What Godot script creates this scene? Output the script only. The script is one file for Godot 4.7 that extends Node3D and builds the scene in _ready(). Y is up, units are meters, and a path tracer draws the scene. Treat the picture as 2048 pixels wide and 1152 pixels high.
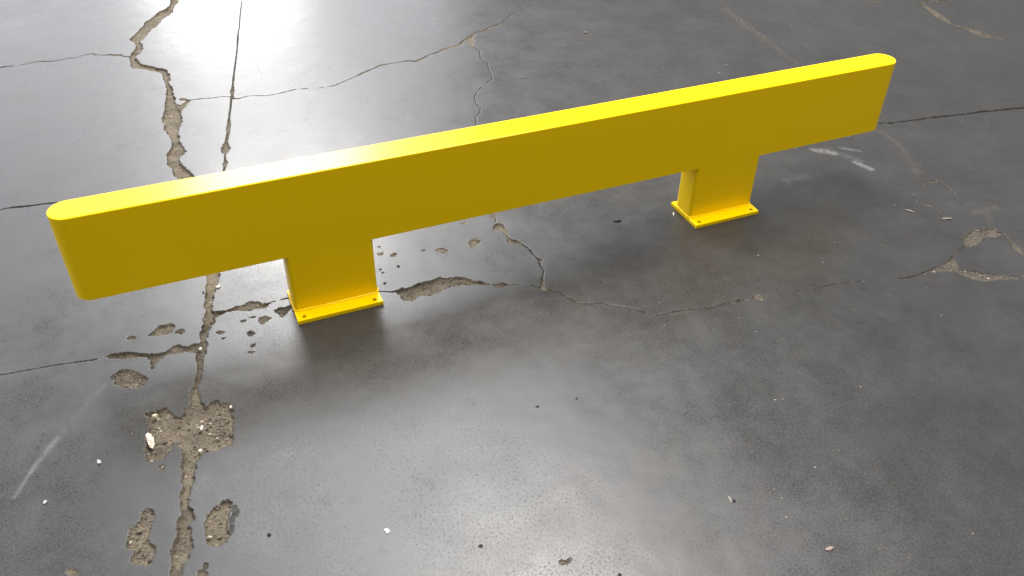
extends Node3D
# Yellow steel guard rail standing loose on a cracked, polished concrete floor. y is up, metres.

var feats := []            # every joint, crack and hollow of the floor
var lows := FastNoiseLite.new()
var fines := FastNoiseLite.new()
var grains := FastNoiseLite.new()
var rng := RandomNumberGenerator.new()
var taken := {}
const AMB := [0.36, 0.355, 0.35]    # dim walls and roof of the hall
const ALB := 0.15
const FILL := 0.68
const ROUGH := 0.33
const SPEC := 0.5
const BUMP := 1.0
const YEL := [0.96, 0.64, 0.0]
const X0 := -3.0
const Z0 := -4.5
const BLOCK := 0.05
const NX := 150
const NZ := 140
const FINE := 25

func _ready() -> void:
	rng.seed = 7
	set_camera()
	set_light()
	lows.seed = 3; lows.noise_type = FastNoiseLite.TYPE_SIMPLEX_SMOOTH; lows.frequency = 28.0; lows.fractal_octaves = 3
	fines.seed = 5; fines.noise_type = FastNoiseLite.TYPE_SIMPLEX_SMOOTH; fines.frequency = 130.0; fines.fractal_octaves = 2
	grains.seed = 9; grains.noise_type = FastNoiseLite.TYPE_CELLULAR; grains.frequency = 110.0; grains.cellular_return_type = FastNoiseLite.RETURN_DISTANCE
	floor_features()
	build_floor()
	build_rail()
	build_debris()

# ------------------------------------------------------------------ camera and light
func set_camera() -> void:
	var c := Camera3D.new(); c.name = "camera"
	c.position = Vector3(-0.94738, 1.56393, 1.95559)
	c.basis = Basis.from_euler(Vector3(-0.66002, -0.41229, 0.01894), EULER_ORDER_YXZ)
	c.fov = 36.65272; c.near = 0.05; c.far = 200.0
	add_child(c)
	c.current = true

func set_light() -> void:
	var e := Environment.new()
	e.background_mode = Environment.BG_COLOR
	e.background_color = Color(AMB[0], AMB[1], AMB[2]).linear_to_srgb()
	e.tonemap_mode = Environment.TONE_MAPPER_LINEAR
	e.tonemap_exposure = 1.0
	e.sdfgi_enabled = true; e.ssao_enabled = true; e.ssil_enabled = true
	var w := WorldEnvironment.new(); w.name = "environment"; w.environment = e
	add_child(w)

	opening("doorway", "tall bright open doorway far behind the rail", Vector3(0.0, 1.3, -9.0), Vector3(0, 0, 1), Vector2(1.6, 2.6), 13.0, Color(1.0, 0.99, 0.98))
	opening("doorway", "wide dimmer open side of the hall behind the bright doorway", Vector3(-2.5, 3.0, -9.2), Vector3(0, 0, 1), Vector2(11.0, 6.0), 1.5, Color(0.96, 0.97, 1.0))
	opening("window", "bright window high in the hall beyond the rail", Vector3(-0.1, 3.55, -5.6), Vector3(0, 0, 1), Vector2(1.6, 1.1), 30.0, Color(1.0, 0.99, 0.98))
	opening("skylight", "long roof skylight beyond the rail", Vector3(0.4, 6.6, -5.6), Vector3(0, -1, 0), Vector2(4.8, 5.0), 7.0, Color(0.98, 0.99, 1.0), -0.14)
	opening("skylight", "wide roof skylight right above the rail", Vector3(1.1, 6.0, -0.7), Vector3(0, -1, 0), Vector2(2.0, 4.8), 25.0, Color(1.0, 0.98, 0.96))
	opening("skylight", "roof skylight off to the left", Vector3(-7.0, 6.0, -3.0), Vector3(0, -1, 0), Vector2(3.0, 12.0), 5.0, Color(0.97, 0.98, 1.0))

# A lit opening of the hall: a glowing sheet and an area light of the same size in front of it.
func opening(called: String, label: String, at: Vector3, towards: Vector3, size: Vector2, radiance: float, tint: Color, roll := 0.0) -> void:
	var up := Vector3.UP if absf(towards.normalized().y) < 0.95 else Vector3(sin(roll), 0, -cos(roll))
	var b := Basis.looking_at(towards, up)
	var l := AreaLight3D.new(); l.name = called + "_light"
	l.area_size = size; l.light_color = tint
	l.area_normalize_energy = true
	l.light_energy = radiance * size.x * size.y / PI
	l.area_range = 60.0
	l.shadow_enabled = true
	l.transform = Transform3D(b, at)
	add_child(l)
	var q := BoxMesh.new(); q.size = Vector3(size.x, size.y, 0.02)
	var m := StandardMaterial3D.new()
	m.albedo_color = Color(0.8, 0.8, 0.8); m.roughness = 0.6
	m.emission_enabled = true; m.emission = tint; m.emission_energy_multiplier = 0.5
	q.material = m
	var o := MeshInstance3D.new(); o.name = called; o.mesh = q
	o.transform = Transform3D(b, at - towards.normalized() * 0.02)
	tag(o, label, called)
	add_child(o, true)

# ------------------------------------------------------------------ names and tags
func numbered(called: String) -> String:
	var n: int = taken.get(called, 0)
	taken[called] = n + 1
	return called if n == 0 else "%s_%03d" % [called, n]

func tag(o: Node, label: String, category: String, group := "") -> void:
	o.set_meta("label", label); o.set_meta("category", category)
	if group:
		o.set_meta("group", group)

func thing(called: String, label: String, category: String, at: Vector3, group := "") -> Node3D:
	var o := Node3D.new(); o.name = numbered(called); o.position = at
	tag(o, label, category, group)
	add_child(o)
	return o

func part(called: String, mesh: Mesh, parent: Node, at := Vector3.ZERO) -> MeshInstance3D:
	var o := MeshInstance3D.new(); o.name = called; o.mesh = mesh; o.position = at
	parent.add_child(o, true)
	return o

# ------------------------------------------------------------------ the floor: what is cut into it
# [x, z, width] triples in millimetres along a crack; depth in millimetres.
func seam(called: String, depth: float, v: Array, label := "") -> void:
	var p := PackedVector2Array(); var w := PackedFloat32Array()
	for i in range(0, v.size(), 3):
		p.append(Vector2(v[i], v[i + 1]) / 1000.0); w.append(maxf(0.0031, v[i + 2] / 1000.0 * lerpf(0.62, 1.0, smoothstep(4.0, 16.0, v[i + 2]))))
	keep(called, depth / 1000.0, p, w, label)

# [x, z] pairs in millimetres round a hollow.
func hollow(called: String, depth: float, v: Array, label := "") -> void:
	var p := PackedVector2Array()
	for i in range(0, v.size(), 2):
		p.append(Vector2(v[i], v[i + 1]) / 1000.0)
	keep(called, depth / 1000.0, p, PackedFloat32Array(), label)

func keep(called: String, depth: float, p: PackedVector2Array, w: PackedFloat32Array, label: String) -> void:
	var lo := p[0]; var hi := p[0]; var most := 0.0
	for q in p:
		lo = lo.min(q); hi = hi.max(q)
	for k in w:
		most = maxf(most, k)
	var g := most * 0.5 + 0.016
	feats.append({"name": called, "depth": depth, "p": p, "w": w, "label": label, "lo": lo - Vector2(g, g), "hi": hi + Vector2(g, g), "reach": g,
		"v": PackedVector3Array(), "n": PackedVector3Array(), "c": PackedColorArray(), "i": PackedInt32Array(), "at": {}, "spread": sqrt((hi - lo).x * (hi - lo).y)})

func floor_features() -> void:
	seam("saw_joint", 14, [-290, -3613, 5, -478, -2595, 5, -492, -2521, 4, -511, -2438, 5, -533, -2323, 4, -551, -2223, 5, -573, -2128, 6, -582, -2076, 9, -602, -1965, 6, -618, -1888, 6, -637, -1795, 7, -654, -1715, 6, -666, -1654, 9, -678, -1595, 8, -687, -1544, 13, -698, -1481, 13, -709, -1443, 8, -720, -1381, 8, -735, -1314, 8, -749, -1233, 14, -760, -1177, 13, -773, -1123, 12, -780, -1090, 12, -789, -1051, 34, -792, -1031, 29, -798, -999, 9, -803, -960, 11, -806, -935, 15, -815, -899, 9, -819, -887, 10, -935, -303, 41, -939, -277, 40, -947, -243, 31, -954, -219, 30, -961, -187, 24, -968, -151, 21, -973, -115, 21, -974, -91, 31, -980, -64, 32, -989, -40, 26, -997, -20, 21, -1003, 5, 17, -1007, 34, 24, -1015, 57, 26, -1021, 76, 19, -1024, 103, 14, -1029, 130, 14, -1036, 158, 13, -1043, 183, 14, -1050, 210, 18, -1053, 229, 23, -1054, 248, 30, -1075, 331, 35, -1092, 442, 29, -1094, 463, 28, -1098, 482, 28, -1103, 501, 21, -1109, 523, 20, -1113, 544, 19, -1117, 565, 17, -1113, 584, 28, -1116, 599, 35, -1124, 617, 23, -1124, 639, 32, -1128, 656, 38, -1133, 674, 40, -1137, 690, 33, -1144, 705, 26, -1148, 721, 24, -1153, 738, 24, -1172, 810, 20], "long saw-cut joint packed with brown grit running from the top glare to the bottom edge")
	seam("saw_joint", 12, [-2199, -925, 7, -1540, -896, 7, -1529, -895, 7, -1509, -898, 9, -1488, -896, 8, -1462, -889, 12, -1426, -885, 9, -1389, -882, 9, -913, -782, 10, -245, -656, 10, 672, -488, 12, 1276, -384, 13, 1630, -324, 11, 1654, -310, 13, 1710, -304, 9, 1776, -295, 11, 1849, -286, 16, 1882, -280, 18, 1942, -271, 11, 2003, -261, 11, 2074, -254, 14, 2139, -240, 14, 2208, -231, 12, 2268, -216, 14, 2991, -125, 14], "straight dark saw-cut joint running across behind the yellow rail")
	seam("crack", 16, [-753, -2848, 48, -788, -2724, 44, -807, -2639, 32, -828, -2589, 35, -853, -2542, 66, -880, -2496, 62, -903, -2463, 56, -922, -2428, 70, -946, -2372, 65, -968, -2335, 54, -992, -2276, 57, -1009, -2244, 61, -1014, -2202, 27, -1003, -2160, 26, -1010, -2115, 35, -1025, -2075, 39, -1043, -2035, 24, -1038, -1969, 36, -1030, -1922, 49, -1006, -1908, 41, -983, -1884, 36, -957, -1860, 36, -934, -1837, 35, -925, -1791, 30, -926, -1745, 26, -930, -1705, 14, -925, -1663, 22, -927, -1611, 25, -928, -1614, 24, -932, -1546, 36, -937, -1481, 46, -936, -1424, 62, -945, -1364, 74, -943, -1324, 65, -954, -1291, 52, -954, -1245, 43, -950, -1193, 29, -951, -1157, 26, -952, -1108, 47, -960, -1076, 64, -975, -1041, 42, -976, -1008, 41, -963, -963, 45, -956, -922, 56, -945, -886, 55, -935, -851, 57, -922, -815, 49, -900, -722, 39, -887, -631, 29], "widest zigzag crack, ragged and brown, at the upper left")
	hollow("crack_spall", 9, [-922, -1526, -919, -1462, -905, -1412, -884, -1452, -862, -1498, -874, -1511, -886, -1487, -898, -1474, -913, -1485])
	hollow("crack_spall", 9, [-939, -1124, -925, -1090, -921, -1073, -940, -1062, -961, -1066])
	seam("crack", 8, [-889, -1523, 21, -861, -1504, 10, -814, -1501, 8, -771, -1491, 7, -737, -1492, 7, -708, -1477, 6, -695, -1455, 11, -675, -1449, 10, -649, -1458, 7, -619, -1455, 7, -594, -1444, 7, -573, -1434, 8, -523, -1437, 8, -479, -1446, 8, -435, -1452, 8, -360, -1430, 8, -287, -1431, 8, -214, -1470, 8, -184, -1485, 6, -151, -1508, 14, -94, -1537, 6, -55, -1559, 15, -11, -1563, 6, 28, -1563, 8, 73, -1563, 13, 101, -1545, 17, 144, -1567, 12, 179, -1594, 5, 220, -1604, 13, 252, -1622, 14, 298, -1637, 15, 343, -1647, 18, 377, -1690, 9, 421, -1712, 32, 470, -1761, 12, 517, -1772, 14, 560, -1801, 13, 620, -1824, 14, 671, -1872, 8, 719, -1923, 11, 764, -1951, 8, 878, -1999, 5], "thin dark crack rising from the saw-cut joint towards the top middle")
	hollow("crack_spall", 6, [397, -1698, 439, -1737, 426, -1679, 396, -1607, 385, -1634])
	seam("crack", 8, [396, -1607, 10, 406, -1558, 6, 379, -1474, 6, 392, -1427, 6, 371, -1352, 5, 362, -1301, 4, 346, -1255, 6, 300, -1221, 7, 246, -1166, 6, 214, -1117, 4, 198, -1064, 5, 201, -1016, 4, 185, -982, 5, 154, -949, 4, 140, -905, 3, 123, -868, 3, 34, -595, 4, -28, -367, 4, -48, -263, 13, -46, -245, 8, -54, -232, 4], "fine wandering crack dropping from mid top to behind the rail")
	seam("crack", 5, [344, -1249, 6, 395, -1223, 6, 458, -1214, 6, 510, -1205, 6])
	hollow("crack", 10, [-80, -191, -61, -221, -48, -227, -37, -217, -34, -194, -42, -168, -44, -148, -44, -127, -28, -115, -19, -96, -29, -85, -42, -97, -56, -113, -54, -141, -51, -163, -58, -179, -66, -190], "ragged brown crack opening just under the middle of the rail")
	seam("crack", 8, [-27, -91, 11, -21, -76, 6, -15, -63, 6, -13, -48, 6, -13, -28, 5, -11, -15, 2, -10, -3, 6, -6, 15, 14, -15, 33, 4, -18, 48, 2, -17, 68, 2, -31, 90, 3, -43, 108, 12, -51, 128, 13, -55, 148, 20, -45, 157, 10, -34, 169, 7, -19, 180, 7, -15, 194, 4])
	seam("crack", 8, [-516, -23, 2, -492, -14, 3, -474, -4, 6, -452, -2, 12])
	hollow("crack", 14, [-459, -2, -438, -12, -425, -2, -391, -17, -374, -11, -359, -16, -332, -15, -317, -20, -305, -8, -298, -3, -273, -5, -254, 10, -240, 27, -229, 34, -215, 46, -203, 58, -187, 74, -168, 74, -151, 80, -136, 97, -158, 96, -178, 93, -186, 77, -201, 68, -220, 59, -235, 57, -250, 52, -264, 45, -278, 38, -298, 40, -315, 37, -334, 43, -355, 52, -374, 54, -391, 47, -407, 49, -420, 57, -437, 52, -451, 47, -453, 29, -457, 9], "broad brown spalled crack to the right of the left base plate")
	seam("crack", 8, [-138, 95, 5, -114, 98, 4, -97, 105, 3, -83, 117, 3, -70, 131, 6, -57, 141, 12])
	seam("crack", 8, [-41, 161, 6, -26, 175, 7, -15, 191, 5, -10, 210, 2, 2, 229, 3, 3, 242, 4, 23, 254, 3, 43, 263, 3, 70, 267, 4, 89, 286, 3, 107, 300, 2, 140, 320, 2, 158, 340, 2, 175, 362, 2, 188, 374, 5, 201, 379, 3, 225, 383, 3, 247, 383, 6, 271, 386, 5, 301, 393, 5, 321, 402, 4, 341, 407, 4, 371, 408, 4, 399, 405, 4, 419, 405, 10, 431, 409, 13, 455, 408, 3, 473, 415, 4, 490, 414, 5, 509, 415, 22, 513, 426, 21, 514, 435, 8, 530, 425, 3, 590, 436, 4, 666, 435, 5, 702, 445, 3, 757, 449, 5, 806, 460, 6, 833, 466, 5, 880, 480, 5, 902, 485, 8, 938, 490, 6, 977, 505, 8, 1021, 509, 7, 1075, 502, 7, 1139, 494, 8, 1177, 484, 7, 1208, 467, 6, 1254, 450, 6, 1297, 436, 6, 1332, 424, 11], "long thin crack crossing the open floor on the right")
	hollow("crack_spall", 4, [1177, 484, 1196, 482, 1168, 525, 1180, 551, 1206, 563, 1222, 585, 1252, 597, 1322, 634, 1315, 641, 1241, 620, 1186, 606, 1156, 575, 1145, 537, 1107, 519, 1052, 513, 1024, 513, 1080, 504, 1139, 494])
	seam("crack", 8, [1166, 527, 6, 1182, 549, 8, 1208, 562, 8, 1226, 581, 5, 1309, 629, 5, 1355, 658, 5])
	seam("crack", 8, [1404, 71, 9, 1425, 84, 9, 1447, 84, 9, 1469, 97, 12, 1495, 98, 13, 1503, 119, 7, 1497, 148, 6, 1488, 179, 6, 1481, 214, 5, 1471, 240, 5, 1473, 282, 3, 1472, 314, 3])
	seam("crack", 8, [1328, 179, 7, 1335, 203, 7, 1352, 230, 4, 1349, 265, 6, 1341, 290, 6, 1352, 314, 7, 1337, 331, 4, 1332, 352, 3, 1307, 403, 7])
	hollow("crack_spall", 7, [1311, 404, 1369, 382, 1399, 394, 1448, 398, 1449, 437, 1407, 442, 1373, 429, 1332, 449, 1290, 455, 1279, 436], "crumbled patch of broken concrete at the right where several cracks meet")
	seam("crack", 9, [1441, 415, 12, 1452, 434, 7, 1432, 482, 12, 1425, 508, 21, 1423, 529, 25, 1421, 546, 22, 1417, 590, 21])
	seam("crack", 8, [2686, -1358, 10, 2711, -1333, 14, 2742, -1314, 15, 2782, -1322, 14, 2838, -1329, 15, 2868, -1309, 19, 2956, -1305, 19, 3079, -1327, 15])
	seam("crack", 8, [2756, -1294, 17, 2732, -1201, 42, 2709, -1129, 50, 2708, -1103, 33, 2693, -1056, 17, 2697, -1021, 14, 2718, -971, 21, 2727, -934, 42, 2724, -894, 50, 2733, -858, 51, 2760, -831, 24, 2779, -776, 8], "short broken crack in the upper right corner")
	seam("crack", 5, [2472, -1461, 10, 2521, -1435, 15, 2575, -1414, 23])
	seam("crack", 3, [1784, -1667, 6, 1765, -1608, 29, 1745, -1532, 31, 1729, -1456, 39, 1740, -1428, 21, 1744, -1390, 23, 1728, -1324, 14, 1719, -1270, 28, 1716, -1225, 24, 1708, -1160, 15, 1697, -1099, 13, 1690, -1037, 9, 1676, -980, 4, 1666, -917, 3], "shallow pinkish mended crack running down to the rail at upper right")
	seam("crack", 8, [-1587, -2115, 7, -1569, -2115, 9, -1548, -2119, 11, -1519, -2112, 9, -1506, -2114, 5, -1475, -2115, 4, -1442, -2124, 7, -1417, -2126, 8, -1392, -2118, 12, -1361, -2107, 8, -1336, -2110, 8, -1308, -2117, 7, -1264, -2112, 7, -1241, -2128, 7, -1219, -2132, 7, -1199, -2131, 9, -1190, -2113, 9, -1171, -2108, 5, -1156, -2096, 9, -1133, -2096, 13, -1115, -2083, 16, -1086, -2069, 17, -1078, -2052, 9, -1051, -2038, 14, -1034, -2035, 14], "hairline crack from the left edge to the widest crack")
	hollow("spalled_patch", 13, [-1062, 233, -1061, 244, -1070, 247, -1080, 255, -1086, 274, -1093, 279, -1101, 274, -1109, 257, -1119, 240, -1128, 234, -1143, 238, -1162, 238, -1169, 238, -1167, 259, -1165, 289, -1169, 307, -1179, 343, -1182, 361, -1183, 385, -1180, 400, -1161, 404, -1142, 402, -1128, 387, -1119, 372, -1122, 359, -1119, 355, -1110, 360, -1107, 373, -1100, 385, -1101, 405, -1106, 428, -1107, 444, -1080, 454, -1077, 442, -1066, 426, -1054, 418, -1031, 422, -1010, 424, -993, 415, -984, 401, -976, 351, -971, 308, -980, 277, -995, 272, -999, 258, -1010, 253, -1023, 259, -1032, 265, -1039, 252, -1040, 239, -1040, 218, -1043, 206, -1051, 202], "largest spalled hole with rough brown aggregate across the joint at lower left")
	hollow("spalled_patch", 11, [-1212, 570, -1204, 546, -1192, 537, -1179, 554, -1180, 573, -1186, 592, -1191, 611, -1197, 622, -1189, 641, -1181, 657, -1187, 672, -1196, 689, -1211, 687, -1226, 679, -1236, 665, -1227, 646, -1225, 639, -1241, 625, -1241, 606, -1231, 587, -1219, 578], "hourglass-shaped spalled hole left of the joint near the bottom edge")
	hollow("spalled_patch", 12, [-1079, 617, -1063, 601, -1042, 582, -1026, 578, -1017, 589, -1020, 602, -1028, 624, -1036, 648, -1036, 669, -1044, 693, -1060, 696, -1075, 689, -1083, 674, -1087, 656], "egg-shaped spalled hole right of the joint near the bottom edge")
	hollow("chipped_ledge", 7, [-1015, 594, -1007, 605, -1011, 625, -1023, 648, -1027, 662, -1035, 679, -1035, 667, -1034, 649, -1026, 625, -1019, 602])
	hollow("spalled_patch", 11, [-1243, 68, -1227, 53, -1218, 50, -1198, 58, -1178, 76, -1159, 102, -1153, 114, -1163, 128, -1179, 141, -1190, 130, -1217, 121, -1230, 104, -1237, 84], "oval brown spalled hole below the left-hand crack")
	hollow("spalled_patch", 9, [-1138, -64, -1123, -83, -1104, -95, -1086, -94, -1066, -86, -1066, -72, -1079, -54, -1102, -51, -1126, -53])
	hollow("spalled_patch", 5, [-1079, -44, -1067, -59, -1053, -61, -1045, -46, -1060, -34, -1071, -41])
	hollow("spalled_patch", 6, [-1198, -69, -1188, -82, -1171, -72, -1177, -60, -1188, -63])
	hollow("crack", 13, [-1284, -15, -1257, -18, -1229, -23, -1214, -22, -1189, -11, -1168, -4, -1147, 17, -1119, 21, -1102, 21, -1085, 9, -1067, 5, -1060, 19, -1040, 20, -1012, 19, -1009, 28, -1026, 55, -1064, 40, -1087, 44, -1105, 34, -1113, 46, -1130, 61, -1142, 77, -1145, 62, -1141, 45, -1148, 28, -1169, 17, -1186, 12, -1201, 10, -1220, 6, -1245, -10, -1268, -15], "tapering brown crack running left from the joint below the rail")
	seam("crack", 5, [-1281, -16, 3, -1321, -23, 3, -1358, -29, 3, -1400, -34, 3, -1441, -38, 3, -1485, -42, 3, -1518, -47, 3])
	hollow("crack", 12, [-967, -96, -952, -102, -924, -98, -907, -101, -878, -102, -857, -113, -839, -101, -820, -85, -797, -89, -772, -89, -754, -86, -739, -84, -739, -80, -755, -82, -776, -84, -801, -82, -815, -72, -828, -65, -850, -68, -873, -71, -900, -84, -926, -86, -948, -80, -961, -73], "lens-shaped brown crack between the joint and the left base plate")
	hollow("spalled_patch", 7, [-800, -46, -788, -58, -776, -46, -756, -49, -747, -41, -758, -33, -772, -18, -788, -8, -797, -24])
	hollow("spalled_patch", 4, [-847, -27, -832, -33, -816, -15, -828, -3, -845, 2, -852, -13])
	hollow("spalled_patch", 4, [-875, -37, -864, -43, -851, -42, -858, -31])
	hollow("spalled_patch", 4, [-900, -33, -884, -34, -888, -21])
	hollow("spalled_patch", 5, [-970, -9, -958, -12, -945, -3, -956, 8, -962, 2])
	hollow("spalled_patch", 5, [-961, 20, -944, 21, -955, 28])
	hollow("spalled_patch", 5, [-890, 73, -873, 77, -882, 88, -890, 83])
	hollow("spalled_patch", 4, [-906, 104, -893, 102, -881, 111, -895, 116])
	hollow("spalled_patch", 3, [-886, 21, -874, 16, -870, 35, -883, 45, -890, 39])
	hollow("spalled_patch", 4, [-978, -211, -973, -205, -976, -191, -981, -197])
	hollow("spalled_patch", 6, [-283, -155, -261, -164, -250, -142, -262, -129, -273, -137])
	hollow("spalled_patch", 4, [-327, -170, -311, -177, -312, -164, -324, -162])
	hollow("spalled_patch", 5, [-426, -180, -407, -190, -398, -181, -417, -167])
	hollow("spalled_patch", 4, [-460, -206, -436, -206, -444, -190, -457, -190])
	hollow("spalled_patch", 3, [-447, -239, -440, -242, -433, -235, -441, -232])
	hollow("spalled_patch", 5, [-159, -268, -138, -276, -131, -263, -152, -255])
	hollow("spalled_patch", 6, [-170, -166, -151, -169, -136, -155, -149, -132, -170, -128, -181, -140])
	hollow("spalled_patch", 4, [-414, 1004, -405, 999, -398, 1004, -385, 1002, -385, 1011, -396, 1018, -412, 1014], "small dark hollow near the bottom edge, centre right")
	hollow("spalled_patch", 5, [-1144, 430, -1145, 437, -1149, 439, -1153, 436, -1155, 430, -1156, 422, -1151, 418, -1147, 418, -1143, 424])
	hollow("spalled_patch", 6, [-1091, 758, -1097, 762, -1102, 764, -1109, 760, -1110, 754, -1110, 747, -1107, 743, -1099, 745, -1094, 750])
	hollow("spalled_patch", 5, [-1088, 738, -1089, 742, -1092, 744, -1095, 742, -1096, 737, -1097, 732, -1093, 729, -1090, 729, -1087, 733])
	hollow("spalled_patch", 5, [-1331, 655, -1334, 659, -1343, 658, -1352, 653, -1359, 646, -1355, 642, -1352, 638, -1342, 641, -1337, 646])
	hollow("pinhole", 5, [-412, -114, -414, -109, -418, -108, -420, -110, -422, -115, -419, -119, -416, -123, -413, -122, -412, -119])
	hollow("pinhole", 5, [-467, -117, -470, -113, -474, -111, -476, -113, -477, -118, -475, -122, -473, -126, -469, -126, -468, -122])
	hollow("pinhole", 5, [-465, -102, -466, -98, -470, -97, -472, -98, -474, -103, -472, -108, -469, -111, -466, -111, -464, -107])
	hollow("pinhole", 5, [-475, -48, -477, -45, -479, -44, -482, -45, -482, -49, -482, -53, -479, -55, -476, -55, -474, -52])
	hollow("pinhole", 5, [-955, 711, -956, 714, -958, 715, -961, 714, -962, 710, -962, 706, -959, 705, -956, 705, -954, 708])
	hollow("pinhole", 5, [-307, 1082, -310, 1084, -312, 1084, -314, 1083, -314, 1081, -312, 1079, -311, 1078, -308, 1078, -308, 1080])
	hollow("pinhole", 5, [-264, 577, -267, 580, -270, 581, -272, 579, -273, 576, -270, 573, -268, 571, -266, 571, -265, 574])
	hollow("pinhole", 5, [123, 181, 119, 184, 117, 185, 115, 183, 115, 180, 116, 176, 120, 174, 122, 174, 124, 177])
	hollow("pinhole", 5, [717, 626, 713, 628, 710, 629, 709, 628, 710, 625, 711, 622, 715, 620, 718, 621, 719, 623])
	hollow("pinhole", 5, [-547, 907, -548, 910, -551, 910, -553, 909, -554, 906, -552, 904, -550, 903, -548, 903, -547, 905])
	hollow("pinhole", 5, [-162, 591, -164, 594, -167, 594, -169, 593, -169, 590, -168, 586, -164, 585, -162, 585, -160, 588])

# Blocks of the floor that something is cut into: block -> the pieces of features near it.
func near_blocks() -> Dictionary:
	var out := {}
	for f in feats.size():
		var d: Dictionary = feats[f]
		var p: PackedVector2Array = d.p
		if d.w.size():
			for k in p.size() - 1:
				var g: float = maxf(d.w[k], d.w[k + 1]) * 0.5 + 0.012
				mark(out, p[k].min(p[k + 1]) - Vector2(g, g), p[k].max(p[k + 1]) + Vector2(g, g), f, k, p[k], p[k + 1], g)
		else:
			mark(out, d.lo, d.hi, f, -1, Vector2.ZERO, Vector2.ZERO, 0.0)
	return out

func mark(out: Dictionary, lo: Vector2, hi: Vector2, f: int, k: int, a: Vector2, b: Vector2, g: float) -> void:
	for i in range(maxi(0, int((lo.x - X0) / BLOCK)), mini(NX - 1, int((hi.x - X0) / BLOCK)) + 1):
		for j in range(maxi(0, int((lo.y - Z0) / BLOCK)), mini(NZ - 1, int((hi.y - Z0) / BLOCK)) + 1):
			if k >= 0:
				var c := Vector2(X0 + (i + 0.5) * BLOCK, Z0 + (j + 0.5) * BLOCK)
				if Geometry2D.get_closest_point_to_segment(c, a, b).distance_to(c) > g + BLOCK * 0.75:
					continue
			var key := i * 1000 + j
			if not out.has(key):
				out[key] = []
			out[key].append([f, k])

# Signed distance to the rim of a feature (below zero inside it) and its own half width there.
func rim(d: Dictionary, ks: Array, q: Vector2) -> Vector2:
	var p: PackedVector2Array = d.p
	if d.w.size():
		var best := Vector2(9, 0)
		for k: int in ks:
			var a := p[k]; var ab := p[k + 1] - a
			var t := clampf((q - a).dot(ab) / maxf(ab.length_squared(), 1e-9), 0.0, 1.0)
			var hw := lerpf(d.w[k], d.w[k + 1], t) * 0.5
			var s := q.distance_to(a + ab * t) - hw
			if s < best.x:
				best = Vector2(s, hw)
		return best
	var n := p.size(); var near := 9.0; var inside := false
	for k in n:
		var a := p[k]; var b := p[(k + 1) % n]
		var ab := b - a
		var t := clampf((q - a).dot(ab) / maxf(ab.length_squared(), 1e-9), 0.0, 1.0)
		near = minf(near, q.distance_squared_to(a + ab * t))
		if (a.y > q.y) != (b.y > q.y) and q.x < ab.x * (q.y - a.y) / ab.y + a.x:
			inside = not inside
	near = sqrt(near)
	return Vector2(-near if inside else near, clampf(d.spread * 0.3, 0.002, 0.03))

func side(q: Vector2) -> int:
	# which of the four slabs: the two joints are almost straight and cross at right angles
	return (1 if q.x > -0.998 - 0.2018 * (q.y + 0.02) else 0) + (2 if q.y > -0.624 + 0.182 * q.x else 0)

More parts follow.
